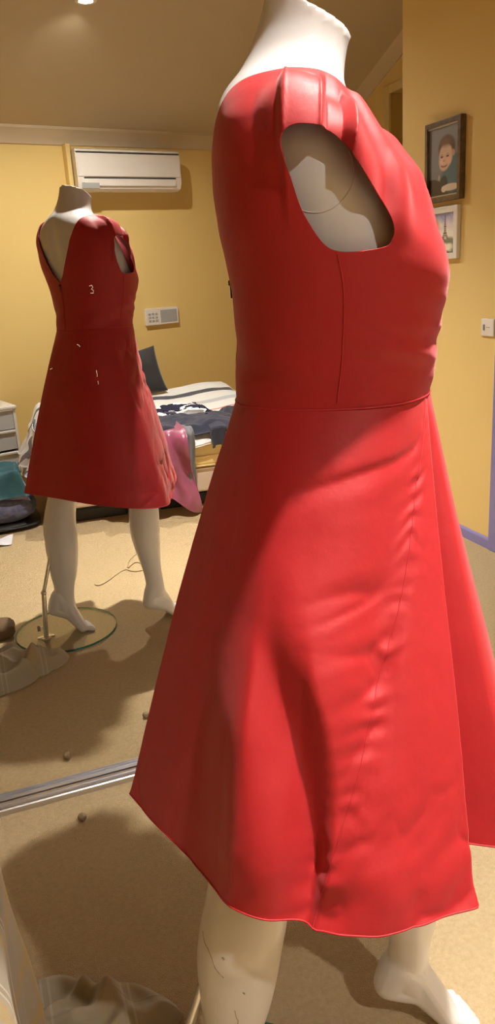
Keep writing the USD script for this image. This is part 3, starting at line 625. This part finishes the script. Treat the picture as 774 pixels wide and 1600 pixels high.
def foot(heel, toe, side, grow=1.0):
    """A foot on tiptoe: heel and toe tip in body coordinates, side = +1 where the big toe lies to the left."""
    heel, toe = np.array(heel, float), np.array(toe, float); d = toe-heel; d[2] = 0; L = np.linalg.norm(d); d /= L; s = np.array([-d[1], d[0], 0])*side; z = np.array([0, 0, 1.0])
    hz = heel[2]
    P = lambda a, b, c: heel*[1, 1, 0]+d*a*L+s*b+z*c
    S = lambda p, r: m3.Manifold.sphere(r*grow, 22).translate(list(map(float, p)))
    H = lambda *q: m3.Manifold.batch_hull(list(q))
    hb = S(P(.10, 0, hz+.004), .029); hu = S(P(.16, 0, hz+.035), .031); an = S(P(.24, .003, hz+.055), .034)
    mid = S(P(.42, .004, hz*.62+.020), .026); mo = S(P(.42, -.014, hz*.55+.012), .022); ins = S(P(.42, .008, hz*.70+.050), .024)
    b1, b2, b3 = S(P(.70, .024, .020), .019), S(P(.70, .0, .019), .017), S(P(.66, -.026, .017), .016)
    top = S(P(.62, .008, .045+.10*hz), .019)
    out = [H(hb, hu, an), H(hb, mid, mo), H(hu, an, mid, ins), H(an, ins, mid), H(mid, mo, b1, b2, b3), H(ins, mid, top, b1), H(top, b1, b2, b3), H(top, mo, b3, b2)]
    toes = [(.026, 1.00, .0125, .72), (.010, .985, .0088, .74), (-.003, .955, .0083, .73), (-.0155, .915, .0080, .71), (-.027, .865, .0078, .67)]
    for i, (b, tip, r, root) in enumerate(toes):
        p0, p1, p2 = P(root, b*.95, .020), P((root+tip)/2+.02, b, .018+.002*(i > 0)), P(tip-r/L, b, r*.95)
        out += [H(S(p0, r*1.15), S(p1, r*1.02)), H(S(p1, r*1.02), S(p2, r))]
    return out
R_HEEL, R_TOE = (-.220, -.196, .105), (-.086, -.103, .015)
L_HEEL, L_TOE = (.066, .048, .086), (.243, .074, .015)
parts_ = [torso(), limb(RIGHT_LEG), limb(LEFT_LEG)] + foot(R_HEEL, R_TOE, 1, .96) + foot(L_HEEL, L_TOE, -1)
m_body = smoothed_union(parts_, .011, 8)
body_mesh = bodym(m_body)
t_man = thing('mannequin', 'headless glossy white female mannequin in the red dress, standing on tiptoe before the mirror', 'mannequin', (*BODY_O, 0))
part(t_man, 'figure', body_mesh, 'mannequin_skin', smooth=True)
# the joint line of the missing arm, and scratches on the calf, laid on the surface
def on_body(px_pts, r, name, label=None):
    """A mark following the figure's surface: start points well outside, cast towards the limb's axis."""
    o, d = px_pts
    loc, ray, _ = body_mesh.ray.intersects_location(o, d, multiple_hits=False)
    loc = loc[np.argsort(ray)]
    if len(loc) > 1: part(t_man, name, tube(loc, r, 6), 'socket_skin' if name == 'arm_joint' else 'mannequin_mark', label=label)
for sg in (1, -1):
    q = np.linspace(math.radians(150), math.radians(390), 60); c = np.stack([.006+.040*np.cos(q), np.full(60, sg*.30), 1.443+.040*np.sin(q)], -1)
    on_body((body(c), np.tile(body(np.array([[0, 0, 0.]]))-body(np.array([[0, sg*.3, 0.]])), (60, 1))), .0008, 'arm_joint', 'faint joint line where the arm is missing')
def calf_rays(pts):
    """pts: (degrees round the right calf from the body's right towards the back, height)."""
    o, d = [], []
    for a, z in pts:
        ax = np.array([np.interp(z, [.19, .25, .32, .385, .44, .5], [-.166, -.158, -.15, -.143, -.133, -.122]), np.interp(z, [.19, .25, .32, .385, .44, .5], [-.162, -.163, -.166, -.172, -.184, -.18]), z])
        q = math.radians(a); w = np.array([-math.sin(q), -math.cos(q), 0]); o.append(body(ax+w*.2)); d.append(body(ax)-body(ax+w*.2))
    return np.array(o), np.array(d)
on_body(calf_rays([(62, .462), (52, .452), (44, .449), (36, .440), (28, .424), (22, .417), (14, .408)]), .0007, 'crack', 'fine brown crack across the calf')
on_body(calf_rays([(20, .449), (17, .446)]), .0016, 'chip', 'small brown chip on the calf')
on_body(calf_rays([(-16, .368), (-14, .372)]), .0012, 'chip')
on_body(calf_rays([(-3, .330), (-6, .312), (-9, .305), (-9, .285)]), .0006, 'crack')
# the stand: glass disc, flange, bent rod into the calf
part(t_man, 'glass_base', (lambda m: (m.apply_translation((.215, .865, .006)), m)[1])(trimesh.creation.cylinder(.2005, .008, sections=96)), 'base_glass', smooth=30, label='round clear glass base')
ringm = trimesh.creation.annulus(.2000, .2015, .0084, segments=96); ringm.apply_translation((.215, .865, .006))
part(t_man, 'glass_edge', ringm, 'glass_edge', label='green polished edge of the glass base')
part(t_man, 'flange', cat_mesh([trimesh.creation.cylinder(.022, .006, sections=32, transform=trimesh.transformations.translation_matrix((.129, .915, .013))), rbox(.095, .163, .906, .924, .010, .018, .003)]), 'chrome')
rod_top, rod_bend, rod_base = np.array([.186, .885, .316]), np.array([.1455, .895, .192]), np.array([.129, .915, .016])
part(t_man, 'lower_rod', tube([rod_base, rod_base*.5+rod_bend*.5, rod_bend], .0095, 16), 'chrome')
part(t_man, 'upper_rod', tube([rod_bend-(rod_top-rod_bend)*.03, rod_bend*.5+rod_top*.5, rod_top+(rod_top-rod_bend)*.12], .0075, 16), 'chrome')
part(t_man, 'rod_joint', trimesh.creation.icosphere(2, .0115) .apply_translation(rod_bend), 'chrome')
part(t_man, 'wing_screw', cat_mesh([tube([(.110, .915, .055), (.132, .913, .055)], .004, 10), rbox(.100, .112, .912, .918, .043, .067, .0025)]), 'chrome')

# ------------------------------------------------------------------ the dress
BOD = np.array([  # z, front, back, half width
    (1.165, .134, -.117, .131), (1.195, .142, -.118, .131), (1.25, .151, -.113, .141), (1.32, .158, -.114, .158), (1.36, .152, -.119, .172), (1.40, .140, -.124, .184), (1.44, .127, -.126, .187), (1.47, .104, -.126, .186),
    (1.50, .082, -.123, .176), (1.525, .064, -.120, .154), (1.545, .052, -.116, .128), (1.56, .045, -.108, .097), (1.575, .043, -.098, .075)])
WAIST_Z = 1.193
ARMHOLE = np.array([(-.0265, 1.463), (-.0245, 1.476), (-.012, 1.4835), (.005, 1.483), (.024, 1.477), (.044, 1.457), (.063, 1.428), (.080, 1.402), (.088, 1.381), (.085, 1.369), (.074, 1.3625), (.035, 1.3605), (.012, 1.371), (-.002, 1.392), (-.011, 1.411), (-.019, 1.438)])
ARMHOLE = np.array(CubicSpline(np.arange(len(ARMHOLE)+1), np.vstack([ARMHOLE, ARMHOLE[:1]]), bc_type='periodic')(np.linspace(0, len(ARMHOLE), 90, endpoint=False)))
def pleats(f):
    return np.interp(f, [-.10, -.055, -.030, -.0225, -.019, .0085, .0112, .0145, .018, .034, .0410, .046, .080], [0, .0, .002, .013, .011, .0065, .009, .001, -.015, -.013, .013, .010, 0])
def bodice_surface(TH, Z):
    q = [PchipInterpolator(BOD[:, 0], BOD[:, i])(Z) for i in (1, 2, 3)]
    c, s = np.cos(TH), np.sin(TH); k = 2/2.3
    f = (q[0]+q[1])/2+(q[0]-q[1])/2*np.sign(c)*np.abs(c)**k; l = q[2]*np.sign(s)*np.abs(s)**k
    P = np.stack([f, l, Z], -1); C = np.stack([(q[0]+q[1])/2, 0*f, Z], -1)
    # outward direction, turning upwards over the shoulder
    up = smoothstep(1.47, 1.55, Z)
    o = np.stack([np.cos(TH)*.9, np.sin(TH), 0*f], -1)*(1-up*.75)[..., None]; o[..., 2] += up
    o /= np.linalg.norm(o, axis=-1, keepdims=True)
    a = np.abs(l)
    sh = smoothstep(1.37, 1.47, Z)*smoothstep(.105, .155, a)
    out = .8*pleats(f)*sh-.007*np.exp(-((a-.136)/.0045)**2)*smoothstep(-.018, -.012, f)*(1-smoothstep(.004, .010, f))*smoothstep(1.48, 1.50, Z)
    cap = smoothstep(1.425, 1.485, Z)*smoothstep(.13, .17, a)*smoothstep(-.06, -.02, f)*(1-smoothstep(.03, .06, f)); out = out+.017*cap
    front = smoothstep(.02, .06, f)
    # bust and the easy fold that runs from the bust point to the neck
    ang = np.abs(TH-2*np.pi*np.round(TH/(2*np.pi)))
    out = out+.012*np.exp(-((ang-.55)/.30)**2-((Z-1.34)/.045)**2)-.006*np.exp(-(ang/.22)**2-((Z-1.33)/.06)**2)
    out = out+.0045*front*np.sin((ang-.5)*16+ (Z-1.35)*38)*smoothstep(1.36, 1.42, Z)*(1-smoothstep(1.52, 1.56, Z))
    # creases at the waist
    w = np.exp(-((Z-1.235)/.035)**2)
    out = out+.002*w*np.sin(TH*5+Z*70)+.0012*np.exp(-((Z-1.26)/.05)**2)*np.sin(Z*190+np.cos(TH)*6)*front
    out = out+.006*(meshkit.fbm(np.stack([f*9, l*9, Z*9], -1), 3, 4)-.5)
    return P+o*out[..., None]
def bodice():
    nt, nz = 420, 190; z = np.linspace(1.183, 1.570, nz); th = np.linspace(0, 2*np.pi, nt+1)[:-1]-np.pi
    TH, Z = np.meshgrid(th, z, indexing='ij'); P = bodice_surface(TH, Z); v = P.reshape(-1, 3)
    i, j = np.meshgrid(np.arange(nt), np.arange(nz-1), indexing='ij'); a = (i*nz+j).ravel(); b = (((i+1) % nt)*nz+j).ravel()
    f = np.vstack([np.stack([a, b, b+1], 1), np.stack([a, b+1, a+1], 1)])
    F0, L0, Z0 = v.T
    back = 1-smoothstep(-.055, -.035, F0)
    vb = .118*np.clip((Z0-1.345)/.207, 0, 1)**.68; vb = np.where(Z0 < 1.345, (Z0-1.345)*.6, vb)
    vf = .108*np.clip((Z0-1.425)/.125, 0, 1)**.6; vf = np.where(Z0 < 1.425, (Z0-1.425)*.6, vf)
    mix = smoothstep(-.06, .0, F0)
    neck = np.abs(L0)-(vb*(1-mix)+vf*mix)
    neck = np.where(Z0 > 1.552, np.minimum(neck, np.abs(L0)-.112), neck)
    arm = np.where(np.abs(L0) > .105, sdf_poly(ARMHOLE, F0, Z0), .05)
    m = clip(trimesh.Trimesh(v, f, process=False), np.minimum(neck, arm))
    c = max(m.split(only_watertight=False), key=lambda q: len(q.faces))
    return c
HEM = [  # angle-ordered outline of the hem seen from above: forward, left, up, waist angle (degrees)
    (-.298, -.128, .622, -160), (-.236, -.198, .622, -150), (-.179, -.254, .621, -138), (-.137, -.305, .627, -122), (-.109, -.335, .632, -106), (-.064, -.347, .628, -84), (-.036, -.347, .626, -66), (-.010, -.347, .620, -44), (.018, -.352, .620, -36),
    (.057, -.355, .619, -31), (.108, -.338, .620, -28), (.140, -.323, .621, -25.5), (.164, -.311, .621, -23.5), (.1765, -.304, .622, -22), (.176, -.288, .622, -21.3), (.155, -.250, .622, -20.6), (.150, -.215, .622, -20), (.168, -.200, .622, -19), (.205, -.204, .622, -17.5),
    (.240, -.207, .622, -15), (.266, -.172, .621, -11), (.277, -.10, .62, -4), (.272, -.04, .618, 2), (.258, .04, .612, 10), (.228, .12, .604, 20), (.190, .170, .600, 32), (.140, .215, .592, 46), (.085, .262, .586, 62), (.025, .312, .580, 80), (-.035, .348, .577, 98), (-.10, .338, .583, 116),
    (-.170, .298, .598, 132), (-.222, .228, .609, 146), (-.255, .13, .616, 160), (-.272, .04, .62, 172), (-.287, -.05, .621, 184), (-.298, -.105, .622, 196)]
def skirt_frame(n, nz):
    H = np.array(HEM); H = np.vstack([H, H[:1]+[0, 0, 0, 360]])
    s = np.r_[0, np.cumsum(np.linalg.norm(np.diff(H[:, :2], axis=0), axis=1))]
    u = np.linspace(0, s[-1], n+1)[:-1]
    # dense where the folds are
    hem = np.stack([PchipInterpolator(s, H[:, i])(u) for i in range(3)], -1); wa = np.radians(PchipInterpolator(s, H[:, 3])(u))
    return u/s[-1], hem, wa, H, s
def skirt():
    n, nz = 760, 150
    u, hem, wa, H, s = skirt_frame(n, nz)
    q = [float(PchipInterpolator(BOD[:, 0], BOD[:, i])(WAIST_Z)) for i in (1, 2, 3)]
    W = section(q[0]-.003, q[1]+.003, q[2]-.003, WAIST_Z, n, 2.3, wa)
    t = np.linspace(0, 1, nz); U, T = np.meshgrid(u, t, indexing='ij')
    fw = smoothstep(-2.6, -1.2, np.abs(((wa-math.radians(25)+np.pi) % (2*np.pi))-np.pi)*-1)[:, None]     # 1 in front and at the left front
    G = T**(1+.12*fw)+.055*np.sin(np.pi*T)*(1-.45*T)*(1-.8*fw)
    P = W[:, None]*(1-G[..., None])+hem[:, None]*G[..., None]
    P[..., 2] = W[:, None, 2]*(1-T)+hem[:, None, 2]*T
    c = P-np.array([0, 0, 0]); o = np.stack([P[..., 0], P[..., 1], 0*T], -1); o /= np.linalg.norm(o, axis=-1, keepdims=True); o[..., 2] = .3; o /= np.linalg.norm(o, axis=-1, keepdims=True)
    # creases: a fine crumple everywhere, puckers beside the curved side-front seam
    du = (U-path_u(H, s, SEAM, T))*s[-1]*(.4+.6*T)
    dr = (U-path_u(H, s, RIDGE_LINE, T))*s[-1]*(.4+.6*T)
    sw = np.exp(-(du/.022)**2)*smoothstep(.02, .1, T)
    ph = T*150+6*meshkit.noise(np.stack([T*14, du*30, 0*T], -1), 3)
    out = .0016*sw*np.sin(ph)*meshkit.noise(np.stack([T*22, 0*T, 0*T], -1), 8)
    near = smoothstep(-.22, -.05, du)*(1-smoothstep(-.0, .03, du))*smoothstep(-.02, .04, dr)
    diag = np.abs(2*meshkit.fbm(np.stack([T*8+du*10, du*6-T*3, 0*T], -1), 3, 5)-1)
    out = out-.007*near*(1-diag)**4*smoothstep(.05, .2, T)*(1-.4*T)
    fl = meshkit.fbm(np.stack([P[..., 0]*7, P[..., 1]*7, P[..., 2]*4], -1), 4, 6)-.5
    out = out+.007*fl*smoothstep(0, .15, T)
    crump = np.abs(2*meshkit.fbm(np.stack([P[..., 0]*11+T*3, P[..., 1]*11, P[..., 2]*9], -1), 3, 12)-1)
    out = out-.006*(1-crump)**4*smoothstep(.62, .95, T)*smoothstep(-.06, .05, du)*(1-smoothstep(.22, .36, du))-.002*(1-crump)**4*smoothstep(.8, .97, T)
    # the long fold beside the seam: steep on its left
    fl2 = (smoothstep(-10, 15, np.degrees(wa))*(1-smoothstep(85, 105, np.degrees(wa))))[:, None]
    c2 = np.abs(2*meshkit.fbm(np.stack([P[..., 0]*10+T*2, P[..., 1]*9-T*3, P[..., 2]*8], -1), 3, 33)-1)
    out = out-.011*fl2*(1-c2)**3*smoothstep(.04, .15, T)*(1-.7*smoothstep(.35, .55, T)*(1-smoothstep(.75, .85, T)))
    K = np.interp(U*s[-1], s, np.arange(len(s))); kB, kV, kA = (PchipInterpolator(*q)(T) for q in (CREST_LINE, VALLEY_LINE, RIDGE_LINE))
    fade = 1-.6*smoothstep(.88, 1, T); hA = .019*smoothstep(.25, .6, T)*fade; low = smoothstep(.42, .68, T)*fade; hB, hV = .017*low, -.013*low
    mixk = lambda a, b, ha, hb: ha+(hb-ha)*smoothstep(0, 1, (K-a)/(b-a))
    out = out+np.where(K < kB, mixk(kB-2.4, kB, 0, hB), np.where(K < kV, mixk(kB, kV, hB, hV), np.where(K < kA, mixk(kV, kA, hV, hA), mixk(kA, kA+3.2, hA, 0))))
    P = P+o*out[..., None]
    v = P.reshape(-1, 3); i, j = np.meshgrid(np.arange(n), np.arange(nz-1), indexing='ij'); a = (i*nz+j).ravel(); b = (((i+1) % n)*nz+j).ravel()
    f = np.vstack([np.stack([a, b+1, b], 1), np.stack([a, a+1, b+1], 1)])
    return trimesh.Trimesh(v, f, process=False), P
SEAM = ([0, .02, .188, .389, .49, .597, .705, .846, 1], [11.5, 11.3, 9.46, 8.82, 8.30, 7.80, 7.55, 7.09, 6.75])
RIDGE_LINE = ([0, .30, .376, .456, .557, .638, .725, .825, .906, 1], [3.9, 4.5, 4.75, 5.05, 5.55, 6.15, 6.65, 6.95, 7.05, 6.95])
VALLEY_LINE = ([0, .30, .45, .53, .68, .81, .90, 1], [3.4, 3.8, 4.05, 4.35, 5.1, 5.9, 6.4, 6.4])
CREST_LINE = ([0, .30, .45, .53, .68, .81, .90, 1], [2.9, 3.3, 3.5, 3.7, 3.85, 4.2, 4.4, 4.3])
def path_u(H, s, path, T):
    k = PchipInterpolator(*path)(T); return np.interp(k, np.arange(len(s)), s)/s[-1]
def u_at(H, s, k):
    i = int(k); return (s[i]+(s[i+1]-s[i])*(k-i))/s[-1]
t_dr = thing('dress', 'red taffeta cap-sleeved dress with flared skirt and deep V back, worn by the mannequin', 'dress', (*BODY_O, .59))
m_bod = bodice(); m_sk, SK = skirt()
part(t_dr, 'bodice', bodym(solidify(m_bod, .0016)), 'red_taffeta', smooth=50, label='fitted bodice with pleated cap sleeves')
part(t_dr, 'skirt', bodym(solidify(m_sk, .0016)), 'red_taffeta', smooth=50, label='flared knee-length skirt')
def edge_loops(m):
    return [np.array(m.vertices)[e.points] for e in m.outline().entities if len(e.points) > 8]
# rolled hem, seams, zip
hemline = SK[:, -1]+[0, 0, .0005]
part(t_dr, 'hem', bodym(tube(hemline[::2], .0012, 6, closed=True)), 'red_taffeta', smooth=True)
def bodice_line(th0, z0, z1, n=50, lift=.0006):
    z = np.linspace(z0, z1, n); return bodice_surface(np.full(n, th0), z)*1.0
def side_theta(sg):
    th = np.linspace(0, np.pi, 721); P = bodice_surface(th*sg, np.full(721, 1.28)); return sg*th[int(np.argmin(np.abs(P[:, 0]-.031)+(np.abs(P[:, 1]) < .05)))]
for sg in (-1, 1):
    P = bodice_line(side_theta(sg), 1.190, 1.358); P[:, 1] += sg*.0003
    part(t_dr, 'side_seam', bodym(tube(P, .0009, 6)), 'red_seam', smooth=True)
tt = np.linspace(0, 1, SK.shape[1]); ku = path_u(*[skirt_frame(10, 2)[i] for i in (3, 4)], SEAM, tt)*len(SK); k0 = np.floor(ku).astype(int); jj = np.arange(len(tt))
P = SK[k0 % len(SK), jj]*(1-(ku-k0))[:, None]+SK[(k0+1) % len(SK), jj]*(ku-k0)[:, None]; o = P*[1, 1, 0]; o /= np.linalg.norm(o, axis=1, keepdims=True)
part(t_dr, 'skirt_seam', bodym(tube(P+o*.0002, .0008, 6)), 'red_seam', smooth=True)
zl = bodice_surface(np.full(60, np.pi), np.linspace(1.186, 1.340, 60)); zl[:, 0] -= .0012
P = bodice_surface(np.linspace(0, 2*np.pi, 161)[:-1], np.full(160, 1.1835)); P[:, :2] *= 1.004
part(t_dr, 'waist_seam', bodym(tube(P, .0014, 6, closed=True)), 'red_seam', smooth=True)
part(t_dr, 'zip', bodym(tube(zl, .0018, 6)), 'red_seam', smooth=True)
zp_ = zl[46]
part(t_dr, 'zip_pull', bodym(cat_mesh([rbox(zp_[0]-.007, zp_[0]+.0, -.003, .003, 1.330, 1.337, .0015), rbox(zp_[0]-.005, zp_[0]-.003, -.0022, .0022, 1.314, 1.332, .001)])), 'zip_metal', label='small dark zip pull')

# ------------------------------------------------------------------ plaid sheet at the lower left, little balls
def drape(U, V):
    """Over the right side of a stool that stands out of the frame: along its depth, then down to the carpet."""
    y = .78+.46*U; L = V*.80
    over = np.minimum(L, .36); down = np.maximum(L-.36, 0)
    x = -.46+over+.0*y+.020*np.sin(y*23+1)*smoothstep(.0, .3, down)+.010*np.sin(y*57)*smoothstep(.1, .4, down); z = .475-.0*over-down+.006*np.sin(over*20+y*9)
    r = smoothstep(0, .06, down)*.016; x = x+r
    z = np.where(z < .012, .012+.01*np.sin(y*40)**2, z); x = x+np.maximum(down-.463, 0)*.9
    return np.stack([x, y, z], -1)
RAG = np.array([(-.13, 1.30), (-.05, 1.285), (.02, 1.262), (.07, 1.215), (.12, 1.19), (.17, 1.16), (.195, 1.105), (.14, 1.085), (.05, 1.075), (-.04, 1.03), (-.16, 1.02), (-.20, 1.12), (-.18, 1.25)])
def rag(U, V):
    th = U*2*np.pi; a = np.arctan2(RAG[:, 1]-1.14, RAG[:, 0]-0.0); o = np.argsort(a); rr = np.hypot(RAG[o, 0], RAG[o, 1]-1.14)
    R = np.interp((th+np.pi) % (2*np.pi)-np.pi, np.r_[a[o]-2*np.pi, a[o], a[o]+2*np.pi], np.r_[rr, rr, rr]); r = V
    x, y = R*r*np.cos(th), 1.14+R*r*np.sin(th)
    rid = 1-np.abs(2*meshkit.noise(np.stack([x*11+y*8+meshkit.noise(np.stack([x*9, y*9, 0*x], -1), 4), y*13-x*7, 0*x], -1), 14)-1); n_ = meshkit.fbm(np.stack([x*16, y*16, 0*x], -1), 3, 2)
    w = meshkit.noise(np.stack([x*7, y*7, 0*x], -1), 21); f1 = np.sin((x*.9+y*.75)*36+w*6)**2; f2 = np.sin((x*.35-y)*30+w*7+1)**2
    z = .004+(1-r**4)*(.010+.040*rid**1.4+.026*(1-f1)**1.3+.024*(1-f2)**1.5+.02*n_)
    return np.stack([x, y, z], -1)
t = thing('plaid_sheet', 'mustard plaid sheet draped over a low stool, its end crumpled on the carpet', 'sheet', (-.2, 1.05, 0))
m, uv = grid(70, 110, drape, .003); part(t, 'draped_side', m, 'plaid', smooth=True, uv=uv*[.46, .80]*1.0)
m, uv = grid(170, 90, rag); v = np.array(m.vertices); m = trimesh.Trimesh(v, m.faces, process=False)
if m.face_normals[:, 2].mean() < 0: m.invert()
part(t, 'crumpled_end', solidify(m, .003), 'plaid_faded', smooth=True, uv=np.vstack([v[:, :2], v[:, :2]])-[.0, .6], label='greyish crumpled end lying on the carpet')
t = thing('stool', 'low upholstered stool hidden under the plaid sheet at lower left', 'stool', (-.30, 1.0, 0))
part(t, 'seat', rbox(-.47, -.105, .79, 1.225, .30, .465, .02), 'brown_cloth')
for x in (-.44, -.14):
    for y in (.83, 1.19): part(t, 'leg', rbox(x-.02, x+.02, y-.02, y+.02, 0, .30, .004), 'photo_frame_wood')
single('brown_slipper', softbox(-.055, .80, 0, .15, .11, .07, 5, .2, 30), 'brown_cloth', 'brown fabric slipper on the carpet behind the plaid sheet', 'slipper', smooth=True)
for i, (x, y, r, lab) in enumerate(((.098, 1.750, .0115, 'small brown wooden ball on the carpet near the mirror track, left of the dress'), (.363, 1.636, .010, 'small brown wooden ball on the carpet behind the red skirt, seen only in the mirror'))):
    b = trimesh.creation.icosphere(3, r); v = np.array(b.vertices); v *= (1+.10*(meshkit.fbm(v/r*1.6+i*5, 3, 2)-.5))[:, None]; b.vertices = v; b.apply_translation((x, y, r))
    single('wooden_ball', b, 'ball_brown', lab, 'ball', smooth=True)
